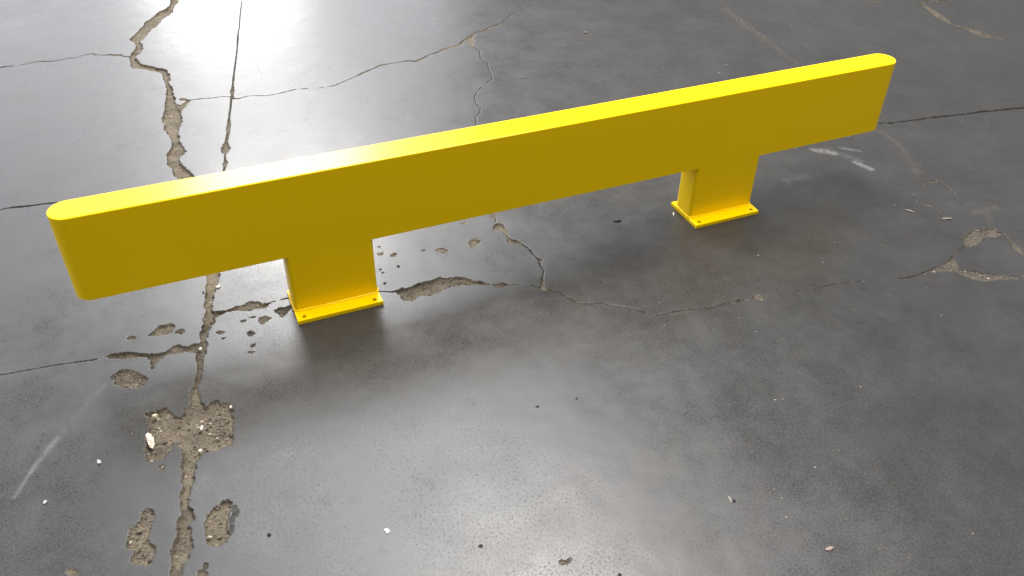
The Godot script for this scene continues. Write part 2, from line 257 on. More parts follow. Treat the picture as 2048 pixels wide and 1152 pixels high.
func build_floor() -> void:
	var root := Node3D.new(); root.name = "floor"
	root.set_meta("kind", "structure")
	root.set_meta("label", "worn grey polished concrete floor, cracked and spalled, in four slabs")
	add_child(root)
	var slabs := []
	for s in 4:
		slabs.append({"v": PackedVector3Array(), "n": PackedVector3Array(), "i": PackedInt32Array()})
	var blocks := near_blocks()
	var stones := []
	var h := PackedFloat32Array(); var own := PackedInt32Array(); var half := PackedFloat32Array(); var nn := FINE + 3
	h.resize(nn * nn); own.resize(nn * nn); half.resize(nn * nn)
	var cell := BLOCK / FINE
	for i in NX:
		for j in NZ:
			var x0 := X0 + i * BLOCK; var z0 := Z0 + j * BLOCK
			var key := i * 1000 + j
			if not blocks.has(key):
				flat(slabs[side(Vector2(x0 + BLOCK * 0.5, z0 + BLOCK * 0.5))], x0, z0, x0 + BLOCK, z0 + BLOCK)
				continue
			var by := {}
			for e: Array in blocks[key]:
				if not by.has(e[0]):
					by[e[0]] = []
				by[e[0]].append(e[1])
			for a in nn:
				for b in nn:
					var q := Vector2(x0 + (a - 1) * cell, z0 + (b - 1) * cell)
					var deep := 0.0; var who := -1; var wid := 0.0
					var wob := 9.0; var wof := 0.0
					for f: int in by:
						var d: Dictionary = feats[f]
						if q.x < d.lo.x or q.y < d.lo.y or q.x > d.hi.x or q.y > d.hi.y:
							continue
						var r := rim(d, by[f], q)
						if r.x > 0.014:
							continue
						if wob > 8.0:
							wob = lows.get_noise_2d(q.x, q.y); wof = fines.get_noise_2d(q.x, q.y)
						var s := r.x + (wob * 0.8 + wof * 0.42) * minf(0.008, r.y * 0.85)
						if r.y < 0.0042 and d.name != "saw_joint":
							s += maxf(0.0, lows.get_noise_2d(q.x * 0.22 + 17.0, q.y * 0.22) - lerpf(0.33, 0.04, smoothstep(0.1, 0.9, q.x))) * 0.012
						if s >= 0.0:
							continue
						var wall := minf(0.004, r.y * 0.8)
						var most: float = minf(d.depth, 0.0035 + r.y * 1.1)
						var dd := most * smoothstep(0.0, wall, -s) * (0.72 + 0.28 * smoothstep(0.0, 0.02, -s))
						if dd > deep:
							deep = dd; who = f; wid = r.y
					if who >= 0 and deep > 0.003:
						deep *= 0.8 + 0.55 * lows.get_noise_2d(q.x * 0.4 + 5.0, q.y * 0.4)
						var rough := grains.get_noise_2d(q.x, q.y)
						deep += (rough * 0.6 + 0.3) * deep * 0.6 + wof * 0.0012
						deep = maxf(deep, 0.0008)
					h[a * nn + b] = -deep; own[a * nn + b] = who; half[a * nn + b] = wid
			# the cells, each to the slab or to the feature it lies in
			var maps := {}
			for a in FINE:
				for b in FINE:
					var at := (a + 1) * nn + b + 1
					var ks := [at, at + nn, at + nn + 1, at + 1]
					var who := -1; var n := 0
					for k: int in ks:
						if own[k] >= 0:
							who = own[k]; n += 1
					var to: Dictionary
					var tinted := false
					if n >= 2:
						to = feats[who]; tinted = true
					else:
						to = slabs[side(Vector2(x0 + (a + 0.5) * cell, z0 + (b + 0.5) * cell))]
					var name_of := who if tinted else -1 - side(Vector2(x0 + (a + 0.5) * cell, z0 + (b + 0.5) * cell))
					if not maps.has(name_of):
						maps[name_of] = {}
					var seen: Dictionary = maps[name_of]
					var ids := PackedInt32Array()
					for k: int in ks:
						if not seen.has(k):
							seen[k] = to.v.size()
							var ka: int = k / nn; var kb: int = k % nn
							to.v.append(Vector3(x0 + (ka - 1) * cell, h[k], z0 + (kb - 1) * cell))
							to.n.append(Vector3((h[k - nn] - h[k + nn]) / (2 * cell), 1.0, (h[k - 1] - h[k + 1]) / (2 * cell)).normalized())
							if tinted:
								to.c.append(fill_tone(to, x0 + (ka - 1) * cell, z0 + (kb - 1) * cell, half[k]))
						ids.append(seen[k])
					to.i.append_array(PackedInt32Array([ids[0], ids[1], ids[2], ids[0], ids[2], ids[3]]))
					if tinted and n == 4 and half[at] > 0.004 and rng.randf() < stone_share(to) * 0.64:
						stones.append([Vector3(x0 + (a + rng.randf()) * cell, h[at], z0 + (b + rng.randf()) * cell), who])
	# beyond what the photograph shows the floor goes on, uncracked
	var xs := [-14.0, X0, X0 + NX * BLOCK, 14.0]; var zs := [-12.0, Z0, Z0 + NZ * BLOCK, 10.0]
	for a in 3:
		for b in 3:
			if a != 1 or b != 1:
				flat(slabs[(1 if a == 2 else 0) + (2 if b == 2 else 0)], xs[a], zs[b], xs[a + 1], zs[b + 1])
	var skin := concrete()
	for s in 4:
		var d: Dictionary = slabs[s]
		var uv := PackedVector2Array(); var uv2 := PackedVector2Array()
		for p: Vector3 in d.v:
			uv.append(Vector2(p.x, p.z) / TILE)
			uv2.append(Vector2((p.x - X0) / (NX * BLOCK), (p.z - Z0) / (NZ * BLOCK)))
		var o := part("concrete_slab", made(d, skin, uv, uv2), root)
		o.set_meta("label", ["smooth slab behind the rail at far left", "large slab behind the rail on the right, with the white glare", "slab in the left foreground with three spalled holes", "largest slab, under and in front of the rail"][s])
	var bed := broken()
	for d in feats:
		if d.i.size():
			var o := part(d.name, made(d, bed), root)
			if d.label:
				o.set_meta("label", d.label)
	aggregate(root, stones)

func stone_share(d: Dictionary) -> float:
	match d.name:
		"spalled_patch": return 0.09
		"saw_joint": return 0.02
		"crack_spall": return 0.06
		"pinhole": return 0.0
	return 0.035

# Narrow cracks hold black dirt, wide ones brown grit.
func fill_tone(d: Dictionary, x: float, z: float, wide: float) -> Color:
	var t := clampf(0.5 + 0.55 * lows.get_noise_2d(x * 0.5 + 40, z * 0.5), 0, 1)
	var g := clampf(0.5 + 0.6 * fines.get_noise_2d(x + 9, z * 1.0), 0, 1)
	var c := Color(0.12, 0.102, 0.08).lerp(Color(0.23, 0.193, 0.14), t)
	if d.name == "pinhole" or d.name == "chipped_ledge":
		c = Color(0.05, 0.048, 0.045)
	elif d.depth > 0.0035:
		c = Color(0.06, 0.054, 0.046).lerp(c, smoothstep(0.002, 0.008, wide))
	else:
		c = Color(0.1, 0.086, 0.076)
	if d.name == "saw_joint" and d.depth < 0.013:
		c = c.lerp(Color(0.022, 0.02, 0.018), 0.75)
	if d.name == "crack" and x > 0.8:
		c = c.lerp(Color(0.06, 0.056, 0.05), 0.5)
	if d.name == "crack_spall" and x > 0.5:
		c = c.lerp(Color(0.075, 0.072, 0.068), 0.6)
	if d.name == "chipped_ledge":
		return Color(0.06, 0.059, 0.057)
	return c * (0.55 + 0.8 * g) * rng.randf_range(0.72, 1.3) * FILL

func flat(d: Dictionary, xa: float, za: float, xb: float, zb: float) -> void:
	var k: int = d.v.size()
	d.v.append_array(PackedVector3Array([Vector3(xa, 0, za), Vector3(xb, 0, za), Vector3(xb, 0, zb), Vector3(xa, 0, zb)]))
	d.n.append_array(PackedVector3Array([Vector3.UP, Vector3.UP, Vector3.UP, Vector3.UP]))
	d.i.append_array(PackedInt32Array([k, k + 1, k + 2, k, k + 2, k + 3]))

func made(d: Dictionary, m: Material, uv := PackedVector2Array(), uv2 := PackedVector2Array()) -> ArrayMesh:
	var a := []; a.resize(Mesh.ARRAY_MAX)
	a[Mesh.ARRAY_VERTEX] = d.v; a[Mesh.ARRAY_NORMAL] = d.n; a[Mesh.ARRAY_INDEX] = d.i
	if uv.size():
		a[Mesh.ARRAY_TEX_UV] = uv
	if uv2.size():
		a[Mesh.ARRAY_TEX_UV2] = uv2
	if d.has("c") and d.c.size():
		a[Mesh.ARRAY_COLOR] = d.c
	var mesh := ArrayMesh.new()
	mesh.add_surface_from_arrays(Mesh.PRIMITIVE_TRIANGLES, a)
	mesh.surface_set_material(0, m)
	return mesh

# The loose gravel and aggregate in the hollows and cracks.
func aggregate(root: Node3D, stones: Array) -> void:
	var m := StandardMaterial3D.new()
	m.vertex_color_use_as_albedo = true; m.roughness = 0.55; m.metallic_specular = 0.4
	var mm := MultiMesh.new(); mm.transform_format = MultiMesh.TRANSFORM_3D; mm.use_colors = true
	mm.mesh = pebble(0.5, 21, m)
	mm.instance_count = stones.size()
	for k in stones.size():
		var s: float = 0.0016 + 0.0036 * pow(rng.randf(), 2.6)
		var wide: bool = feats[stones[k][1]].name == "spalled_patch"
		if wide:
			s *= 1.25 if rng.randf() < 0.93 else 2.6
		var b := Basis.from_euler(Vector3(rng.randf() * 0.6, rng.randf() * TAU, rng.randf() * 0.6)).scaled(Vector3(s * 1.3, s * 0.8, s))
		mm.set_instance_transform(k, Transform3D(b, stones[k][0] + Vector3(0, s * 0.1, 0)))
		var t := rng.randf()
		var c := Color(0.085, 0.068, 0.048).lerp(Color(0.2, 0.165, 0.12), t)
		if rng.randf() < 0.07:
			c = Color(0.4, 0.36, 0.3)
		elif rng.randf() < 0.25:
			c = Color(0.03, 0.027, 0.024)
		mm.set_instance_color(k, c)
	var o := MultiMeshInstance3D.new(); o.name = "gravel_in_the_cracks"; o.multimesh = mm
	o.set_meta("kind", "stuff")
	root.add_child(o)

func pebble(r: float, sd: int, m: Material) -> ArrayMesh:
	var n := FastNoiseLite.new(); n.seed = sd; n.frequency = 0.9
	var st := SurfaceTool.new(); st.begin(Mesh.PRIMITIVE_TRIANGLES)
	var rings := 6; var seg := 8
	var pts := []
	for a in rings + 1:
		var row := []
		for b in seg:
			var th := PI * a / rings; var ph := TAU * b / seg
			var d := Vector3(sin(th) * cos(ph), cos(th), sin(th) * sin(ph))
			row.append(d * r * (1.0 + 0.8 * n.get_noise_3dv(d * 1.4)))
		pts.append(row)
	st.set_smooth_group(-1)
	for a in rings:
		for b in seg:
			var p: Vector3 = pts[a][b]; var q: Vector3 = pts[a][(b + 1) % seg]
			var u: Vector3 = pts[a + 1][b]; var v: Vector3 = pts[a + 1][(b + 1) % seg]
			if a > 0:
				st.add_vertex(p); st.add_vertex(q); st.add_vertex(v)
			if a < rings - 1:
				st.add_vertex(p); st.add_vertex(v); st.add_vertex(u)
	st.generate_normals()
	st.set_material(m)
	return st.commit()

# ------------------------------------------------------------------ materials
const TILE := 1.7
func grey(n: FastNoiseLite, size: int) -> PackedByteArray:
	var im := n.get_seamless_image(size, size, false, false, 0.12, true)
	im.convert(Image.FORMAT_L8)
	return im.get_data()

func noise(sd: int, freq: float, oct: int, kind := FastNoiseLite.TYPE_SIMPLEX_SMOOTH) -> FastNoiseLite:
	var n := FastNoiseLite.new(); n.seed = sd; n.frequency = freq; n.fractal_octaves = oct; n.noise_type = kind
	return n

func concrete() -> StandardMaterial3D:
	var size := 1024
	var cloud := grey(noise(11, 0.006, 5), size)
	var mottle := grey(noise(12, 0.03, 4), size)
	var fine := grey(noise(13, 0.22, 3), size)
	var wave := grey(noise(14, 0.012, 2), size)
	var warm := grey(noise(15, 0.008, 3), size)
	var color := PackedByteArray(); color.resize(size * size * 3)
	var rough := PackedByteArray(); rough.resize(size * size)
	var bump := PackedByteArray(); bump.resize(size * size)
	for k in size * size:
		var c := cloud[k] / 255.0 - 0.5; var m := mottle[k] / 255.0 - 0.5; var f := fine[k] / 255.0 - 0.5
		var w := warm[k] / 255.0 - 0.5
		var v := 0.0
		v = ALB * (1.0 + 0.18 * c + 0.16 * m + 0.4 * f)
		var pit := smoothstep(0.08, 0.4, f)
		v *= 1.0 - 0.42 * pit
		var s := pow(maxf(v, 0.001), 1.0 / 2.2) * 255.0
		color[k * 3] = int(clampf(s * (1.0 + 0.025 * w), 0, 255)); color[k * 3 + 1] = int(clampf(s, 0, 255)); color[k * 3 + 2] = int(clampf(s * (1.005 - 0.03 * w), 0, 255))
		rough[k] = int(255.0 * clampf(ROUGH + 0.11 * c + 0.06 * m + 0.16 * f + 0.16 * pit, 0.1, 1.0))
		bump[k] = int(clampf(128.0 + 46.0 * (wave[k] / 255.0 - 0.5) * 2.0 + 9.0 * m + 18.0 * f - 16.0 * pit, 0, 255))
	var m3 := StandardMaterial3D.new(); m3.resource_name = "polished_concrete"
	m3.albedo_texture = picture(color, size, Image.FORMAT_RGB8)
	m3.roughness = 1.0; m3.roughness_texture = picture(rough, size, Image.FORMAT_L8)
	m3.metallic_specular = SPEC
	var bi := Image.create_from_data(size, size, false, Image.FORMAT_L8, bump); bi.convert(Image.FORMAT_RGBA8); bi.bump_map_to_normal_map(BUMP)
	m3.normal_enabled = true; m3.normal_texture = ImageTexture.create_from_image(bi); m3.normal_scale = 1.0
	m3.detail_enabled = true; m3.detail_blend_mode = BaseMaterial3D.BLEND_MODE_MUL; m3.detail_uv_layer = BaseMaterial3D.DETAIL_UV_2
	m3.detail_albedo = stains()
	return m3

func picture(data: PackedByteArray, size: int, format: Image.Format) -> ImageTexture:
	return ImageTexture.create_from_image(Image.create_from_data(size, size, false, format, data))

# Stains, scuffs and dust over the whole floor, as shares of the concrete's own tone (a quarter leaves it as it is).
func stains() -> ImageTexture:
	var size := 1536
	var a := noise(21, 0.0035, 5).get_image(size, size); a.convert(Image.FORMAT_L8)
	var b := noise(22, 0.016, 4).get_image(size, size); b.convert(Image.FORMAT_L8)
	var da := a.get_data(); var db := b.get_data()
	var im := Image.create(size, size, false, Image.FORMAT_RGB8)
	var out := PackedByteArray(); out.resize(size * size * 3)
	for k in size * size:
		var v := 0.25 * (1.0 + 0.26 * (da[k] / 255.0 - 0.5) + 0.16 * (db[k] / 255.0 - 0.5))
		var s := int(255.0 * pow(v, 1.0 / 2.2))
		out[k * 3] = s; out[k * 3 + 1] = s; out[k * 3 + 2] = s
	im = Image.create_from_data(size, size, false, Image.FORMAT_RGB8, out)
	streak(im, Vector2(-1.459, 0.396), Vector2(-1.428, 0.332), 0.011, Color(0.98, 0.99, 1.0), 0.60, 0.40)
	streak(im, Vector2(-1.428, 0.332), Vector2(-1.369, 0.241), 0.015, Color(0.98, 0.99, 1.0), 0.55, 0.50)
	streak(im, Vector2(-1.363, 0.234), Vector2(-1.281, 0.123), 0.028, Color(0.98, 0.99, 1.0), 0.14, 0.70)
	streak(im, Vector2(-1.275, 0.116), Vector2(-1.254, 0.092), 0.011, Color(0.98, 0.99, 1.0), 0.40, 0.50)
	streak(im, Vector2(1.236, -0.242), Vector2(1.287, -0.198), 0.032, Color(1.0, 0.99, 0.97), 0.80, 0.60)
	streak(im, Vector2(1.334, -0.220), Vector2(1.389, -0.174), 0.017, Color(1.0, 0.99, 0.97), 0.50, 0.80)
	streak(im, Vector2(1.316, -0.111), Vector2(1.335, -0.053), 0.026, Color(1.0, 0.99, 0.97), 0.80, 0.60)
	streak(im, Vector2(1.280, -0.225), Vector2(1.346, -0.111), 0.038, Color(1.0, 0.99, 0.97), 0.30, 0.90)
	streak(im, Vector2(1.571, -0.273), Vector2(1.563, -0.156), 0.028, Color(0.74, 0.66, 0.58), 0.50, 0.60)
	streak(im, Vector2(1.563, -0.156), Vector2(1.483, 0.032), 0.027, Color(0.74, 0.66, 0.58), 0.35, 0.70)
	streak(im, Vector2(1.493, -0.041), Vector2(1.423, 0.119), 0.022, Color(0.74, 0.66, 0.58), 0.30, 0.80)
	streak(im, Vector2(1.462, 0.307), Vector2(1.550, 0.309), 0.037, Color(0.74, 0.66, 0.58), 0.55, 0.90)
	streak(im, Vector2(1.489, 0.335), Vector2(1.445, 0.397), 0.017, Color(0.74, 0.66, 0.58), 0.40, 0.80)
	streak(im, Vector2(1.748, -1.595), Vector2(1.709, -1.325), 0.036, Color(0.74, 0.66, 0.58), 0.35, 0.70)
	streak(im, Vector2(1.709, -1.325), Vector2(1.671, -0.931), 0.029, Color(0.74, 0.66, 0.58), 0.30, 0.70)
	streak(im, Vector2(0.378, 0.391), Vector2(0.513, 0.420), 0.017, Color(0.74, 0.66, 0.58), 0.35, 0.80)
	streak(im, Vector2(0.229, 0.387), Vector2(0.296, 0.399), 0.009, Color(0.74, 0.66, 0.58), 0.50, 0.70)
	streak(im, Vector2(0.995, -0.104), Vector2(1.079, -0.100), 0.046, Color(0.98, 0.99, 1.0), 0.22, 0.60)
	streak(im, Vector2(-0.874, -2.357), Vector2(-0.724, -2.369), 0.007, Color(0.28, 0.275, 0.27), 0.50, 0.60)
	streak(im, Vector2(-0.905, -2.263), Vector2(-0.793, -2.273), 0.007, Color(0.28, 0.275, 0.27), 0.50, 0.60)
	streak(im, Vector2(-0.900, -2.198), Vector2(-0.780, -2.190), 0.007, Color(0.28, 0.275, 0.27), 0.50, 0.60)
	streak(im, Vector2(-0.881, -2.067), Vector2(-0.746, -2.101), 0.007, Color(0.28, 0.275, 0.27), 0.50, 0.60)
	streak(im, Vector2(-0.868, -1.979), Vector2(-0.820, -1.995), 0.007, Color(0.28, 0.275, 0.27), 0.50, 0.60)
	streak(im, Vector2(-0.820, -1.995), Vector2(-0.757, -2.019), 0.007, Color(0.28, 0.275, 0.27), 0.50, 0.60)
	streak(im, Vector2(-0.886, -1.910), Vector2(-0.725, -1.935), 0.006, Color(0.28, 0.275, 0.27), 0.50, 0.60)
	streak(im, Vector2(-0.880, -1.824), Vector2(-0.718, -1.829), 0.006, Color(0.28, 0.275, 0.27), 0.50, 0.60)
	streak(im, Vector2(-0.931, -1.762), Vector2(-0.792, -1.736), 0.006, Color(0.28, 0.275, 0.27), 0.50, 0.60)
	streak(im, Vector2(-0.879, -1.689), Vector2(-0.714, -1.706), 0.006, Color(0.28, 0.275, 0.27), 0.50, 0.60)
	streak(im, Vector2(-0.858, -2.378), Vector2(-0.827, -2.120), 0.005, Color(0.28, 0.275, 0.27), 0.80, 0.30)
	streak(im, Vector2(-0.548, -1.821), Vector2(-0.555, -1.591), 0.004, Color(0.28, 0.275, 0.27), 0.90, 0.30)
	streak(im, Vector2(-0.570, 0.490), Vector2(-0.581, 0.562), 0.004, Color(0.28, 0.275, 0.27), 0.60, 0.30)
	streak(im, Vector2(-0.337, 0.914), Vector2(-0.355, 0.963), 0.003, Color(0.28, 0.275, 0.27), 0.60, 0.40)
	streak(im, Vector2(-1.414, 0.273), Vector2(-1.400, 0.216), 0.002, Color(0.28, 0.275, 0.27), 0.90, 0.20)
	streak(im, Vector2(-0.216, 0.762), Vector2(-0.215, 0.859), 0.012, Color(0.28, 0.275, 0.27), 0.18, 0.80)
	streak(im, Vector2(0.156, 0.857), Vector2(0.132, 0.895), 0.006, Color(0.28, 0.275, 0.27), 0.30, 0.30)
	streak(im, Vector2(0.132, 0.895), Vector2(0.135, 0.946), 0.007, Color(0.28, 0.275, 0.27), 0.25, 0.40)
	streak(im, Vector2(-0.825, 0.048), Vector2(-0.810, 0.068), 0.019, Color(0.28, 0.275, 0.27), 0.35, 0.90)
	streak(im, Vector2(-0.841, 0.097), Vector2(-0.826, 0.116), 0.019, Color(0.28, 0.275, 0.27), 0.35, 0.90)
	streak(im, Vector2(-0.602, 0.693), Vector2(-0.591, 0.707), 0.016, Color(0.28, 0.275, 0.27), 0.35, 0.90)
	streak(im, Vector2(-0.607, 0.873), Vector2(-0.596, 0.886), 0.015, Color(0.28, 0.275, 0.27), 0.35, 0.90)
	streak(im, Vector2(-0.499, 0.918), Vector2(-0.488, 0.930), 0.015, Color(0.28, 0.275, 0.27), 0.35, 0.90)
	streak(im, Vector2(-0.423, 0.490), Vector2(-0.410, 0.507), 0.018, Color(0.28, 0.275, 0.27), 0.35, 0.90)
	streak(im, Vector2(-0.454, 0.656), Vector2(-0.442, 0.671), 0.017, Color(0.28, 0.275, 0.27), 0.35, 0.90)
	streak(im, Vector2(-0.291, 0.781), Vector2(-0.280, 0.795), 0.016, Color(0.28, 0.275, 0.27), 0.35, 0.90)
	streak(im, Vector2(-0.401, 0.923), Vector2(-0.391, 0.936), 0.015, Color(0.28, 0.275, 0.27), 0.35, 0.90)
	streak(im, Vector2(-0.836, 0.658), Vector2(-0.824, 0.672), 0.016, Color(0.28, 0.275, 0.27), 0.35, 0.90)
	streak(im, Vector2(-0.775, 0.683), Vector2(-0.762, 0.697), 0.016, Color(0.28, 0.275, 0.27), 0.35, 0.90)
	streak(im, Vector2(-0.632, 0.673), Vector2(-0.620, 0.687), 0.016, Color(0.28, 0.275, 0.27), 0.35, 0.90)
	streak(im, Vector2(-0.602, 0.709), Vector2(-0.590, 0.723), 0.016, Color(0.28, 0.275, 0.27), 0.35, 0.90)
	streak(im, Vector2(-0.749, 0.835), Vector2(-0.738, 0.848), 0.015, Color(0.28, 0.275, 0.27), 0.35, 0.90)
	return ImageTexture.create_from_image(im)

# A soft irregular streak between two floor points (metres) with its own tone.
func streak(im: Image, a: Vector2, b: Vector2, wide: float, tone: Color, strength: float, patchy := 0.5) -> void:
	var size := im.get_width()
	var lo := a.min(b) - Vector2(wide, wide) * 1.5; var hi := a.max(b) + Vector2(wide, wide) * 1.5
	var sx := NX * BLOCK / size; var sz := NZ * BLOCK / size
	for i in range(maxi(0, int((lo.x - X0) / sx)), mini(size - 1, int((hi.x - X0) / sx)) + 1):
		for j in range(maxi(0, int((lo.y - Z0) / sz)), mini(size - 1, int((hi.y - Z0) / sz)) + 1):
			var q := Vector2(X0 + (i + 0.5) * sx, Z0 + (j + 0.5) * sz)
			var ab := b - a
			var t := clampf((q - a).dot(ab) / maxf(ab.length_squared(), 1e-9), 0.0, 1.0)
			var d := q.distance_to(a + ab * t) / (wide * (0.75 + 0.5 * lows.get_noise_2d(q.x * 0.4, q.y * 0.4)))
			var k := strength * (1.0 - smoothstep(0.0, 1.0, d)) * clampf(1.0 - patchy + patchy * 2.0 * (0.5 + 0.8 * lows.get_noise_2d(q.x * 1.3, q.y * 1.3)), 0, 1.3)
			if k > 0.004:
				im.set_pixel(i, j, im.get_pixel(i, j).lerp(tone, minf(k, 1.0)))

func broken() -> StandardMaterial3D:
	var m := StandardMaterial3D.new(); m.resource_name = "broken_concrete"
	m.vertex_color_use_as_albedo = true; m.roughness = 0.85; m.metallic_specular = 0.3
	return m

func paint() -> StandardMaterial3D:
	var m := StandardMaterial3D.new(); m.resource_name = "yellow_paint"
	m.albedo_color = Color(YEL[0], YEL[1], YEL[2]).linear_to_srgb()
	m.roughness = 0.24; m.metallic_specular = 0.33
	var peel := noise(31, 0.05, 2)
	var im := peel.get_seamless_image(512, 512, false, false, 0.12, true)
	im.convert(Image.FORMAT_RGBA8); im.bump_map_to_normal_map(0.5)
	m.normal_enabled = true; m.normal_texture = ImageTexture.create_from_image(im); m.normal_scale = 0.35
	m.uv1_triplanar = true; m.uv1_world_triplanar = true; m.uv1_scale = Vector3(3, 3, 3)
	return m

# ------------------------------------------------------------------ the guard rail
const TOP := 0.43832
const LOW := 0.19832
const THICK := 0.08811
const HALF := 1.26775

func build_rail() -> void:
	var m := paint()
	var rail := thing("guard_rail", "long bright yellow steel guard rail with rounded ends on two posts", "guard rail", Vector3(0, 0, 0))
	var r := THICK * 0.5
	var o := PackedVector2Array()
	for k in 25:
		var t := PI * k / 24.0
		o.append(Vector2(HALF - r + r * sin(t), -r + r * cos(t)))
	for k in range(11, -12, -1):
		o.append(Vector2((HALF - r) * k / 12.0, -THICK))
	for k in 25:
		var t := PI * k / 24.0
		o.append(Vector2(-HALF + r - r * sin(t), -r - r * cos(t)))
	for k in range(-11, 12):
		o.append(Vector2((HALF - r) * k / 12.0, 0))
	part("rail_beam", block(o, LOW, TOP, 0.0, 0.0035, m), rail)
	for x: float in [-0.63153, 0.65421]:
		var p := part("post", block(rounded(0.23947 * 0.5, r, 0.012), 0.0, LOW - PLATE, 0.0, 0.0, m), rail, Vector3(x, PLATE, -r))
		part("weld_bead", bead(rounded(0.23947 * 0.5, r, 0.012), m), p)
		part("base_plate", plate(m), rail, Vector3(x, 0, 0))

func rounded(hx: float, hz: float, r: float) -> PackedVector2Array:
	var o := PackedVector2Array()
	for c: Array in [[1, 1], [1, -1], [-1, -1], [-1, 1]]:
		for k in 9:
			var t := PI * 0.5 * k / 8.0
			var s := Vector2(sin(t), cos(t)) if c[0] * c[1] > 0 else Vector2(cos(t), sin(t))
			o.append(Vector2(c[0] * (hx - r + r * s.x), c[1] * (hz - r + r * s.y)))
	return o

# A convex outline (x, z) drawn up from y0 to y1, its lower and upper edges rounded.
func block(o: PackedVector2Array, y0: float, y1: float, low_r: float, top_r: float, m: Material) -> ArrayMesh:
	var n := o.size(); var nrm := PackedVector2Array()
	for k in n:
		var a := o[k] - o[(k + n - 1) % n]; var b := o[(k + 1) % n] - o[k]
		var t := a.normalized() + b.normalized()
		nrm.append(Vector2(t.y, -t.x).normalized())
	var mid := Vector2.ZERO
	for q in o:
		mid += q / n
	if nrm[0].dot(o[0] - mid) < 0.0:
		for k in n:
			nrm[k] = -nrm[k]
	var rows := []   # [inset, y, slope of the normal]
	if low_r > 0.0:
		for k in 5:
			var t := PI * 0.5 * (1.0 - k / 4.0)
			rows.append([low_r * (1.0 - cos(t)), y0 + low_r * (1.0 - sin(t)), -t])
	else:
		rows.append([0.0, y0, 0.0])
	if top_r > 0.0:
		for k in 5:
			var t := PI * 0.5 * k / 4.0
			rows.append([top_r * (1.0 - cos(t)), y1 - top_r * (1.0 - sin(t)), t])
	else:
		rows.append([0.0, y1, 0.0])
	var d := {"v": PackedVector3Array(), "n": PackedVector3Array(), "i": PackedInt32Array()}
	for row: Array in rows:
		for k in n:
			var q: Vector2 = o[k] - nrm[k] * row[0]
			d.v.append(Vector3(q.x, row[1], q.y))
			d.n.append(Vector3(nrm[k].x * cos(row[2]), sin(row[2]), nrm[k].y * cos(row[2])))
	var turn := (o[1] - o[0]).cross(o[0] - mid) > 0.0
	for a in rows.size() - 1:
		for k in n:
			var p := a * n + k; var q := a * n + (k + 1) % n
			quad(d.i, p, q, q + n, p + n, turn)
	for e in 2:
		var at: int = d.v.size(); var row: Array = rows[0 if e == 0 else rows.size() - 1]
		for k in n:
			var q: Vector2 = o[k] - nrm[k] * row[0]
			d.v.append(Vector3(q.x, row[1], q.y)); d.n.append(Vector3.DOWN if e == 0 else Vector3.UP)
		d.v.append(Vector3(mid.x, row[1], mid.y)); d.n.append(Vector3.DOWN if e == 0 else Vector3.UP)
		for k in n:
			if (e == 0) == turn:
				d.i.append_array(PackedInt32Array([at + k, at + (k + 1) % n, at + n]))
			else:
				d.i.append_array(PackedInt32Array([at + (k + 1) % n, at + k, at + n]))
	return made(d, m)

func quad(i: PackedInt32Array, a: int, b: int, c: int, e: int, turn: bool) -> void:
	if turn:
		i.append_array(PackedInt32Array([a, c, b, a, e, c]))
	else:
		i.append_array(PackedInt32Array([a, b, c, a, c, e]))

const PLATE := 0.01324
# The base plate with its four bolt holes; its front lies at z = 0.04398.
func plate(m: Material) -> ArrayMesh:
	var w := 0.24331 * 0.5; var zf := 0.04398; var zb := 0.04398 - 0.15287
	var st := SurfaceTool.new(); st.begin(Mesh.PRIMITIVE_TRIANGLES)
	st.set_smooth_group(-1)
	var c := 0.0016; var s := 0.011; var hr := 0.0062
	var xs := [-w + c, -0.10056 - s, -0.10056 + s, 0.10056 - s, 0.10056 + s, w - c]
	var zs := [zb + c, zb + 0.0155 - s, zb + 0.0155 + s, 0.02872 - s, 0.02872 + s, zf - c]
	for a in 5:
		for b in 5:
			if a % 2 == 1 and b % 2 == 1:
				var mid := Vector3((xs[a] + xs[a + 1]) * 0.5, PLATE, (zs[b] + zs[b + 1]) * 0.5)
				for k in 16:
					var t := TAU * k / 16.0; var u := TAU * (k + 1) / 16.0
					var d0 := Vector3(cos(t), 0, sin(t)); var d1 := Vector3(cos(u), 0, sin(u))
					var e0 := mid + d0 * s / maxf(absf(d0.x), absf(d0.z)); var e1 := mid + d1 * s / maxf(absf(d1.x), absf(d1.z))
					face(st, [e0, e1, mid + d1 * hr, mid + d0 * hr], Vector3.UP)
					var dn := Vector3(0, -PLATE, 0)
					face(st, [mid + d0 * hr, mid + d1 * hr, mid + d1 * hr + dn, mid + d0 * hr + dn], -d0)
			else:
				face(st, [Vector3(xs[a], PLATE, zs[b]), Vector3(xs[a + 1], PLATE, zs[b]), Vector3(xs[a + 1], PLATE, zs[b + 1]), Vector3(xs[a], PLATE, zs[b + 1])], Vector3.UP)
	var y0 := 0.001
	var o := [Vector2(-w, zb), Vector2(w, zb), Vector2(w, zf), Vector2(-w, zf)]
	for k in 4:
		var p: Vector2 = o[k]; var q: Vector2 = o[(k + 1) % 4]
		var mid := Vector2(0, (zf + zb) * 0.5)
		var pi := Vector2(p.x - c * signf(p.x), p.y - c * signf(p.y - mid.y)); var qi := Vector2(q.x - c * signf(q.x), q.y - c * signf(q.y - mid.y))
		var out := ((p + q) * 0.5 - mid).normalized()
		face(st, [Vector3(p.x, y0, p.y), Vector3(q.x, y0, q.y), Vector3(q.x, PLATE - c, q.y), Vector3(p.x, PLATE - c, p.y)], Vector3(out.x, 0, out.y))
		face(st, [Vector3(p.x, PLATE - c, p.y), Vector3(q.x, PLATE - c, q.y), Vector3(qi.x, PLATE, qi.y), Vector3(pi.x, PLATE, pi.y)], Vector3(out.x, 1, out.y).normalized())
	st.set_material(m)
	return st.commit()

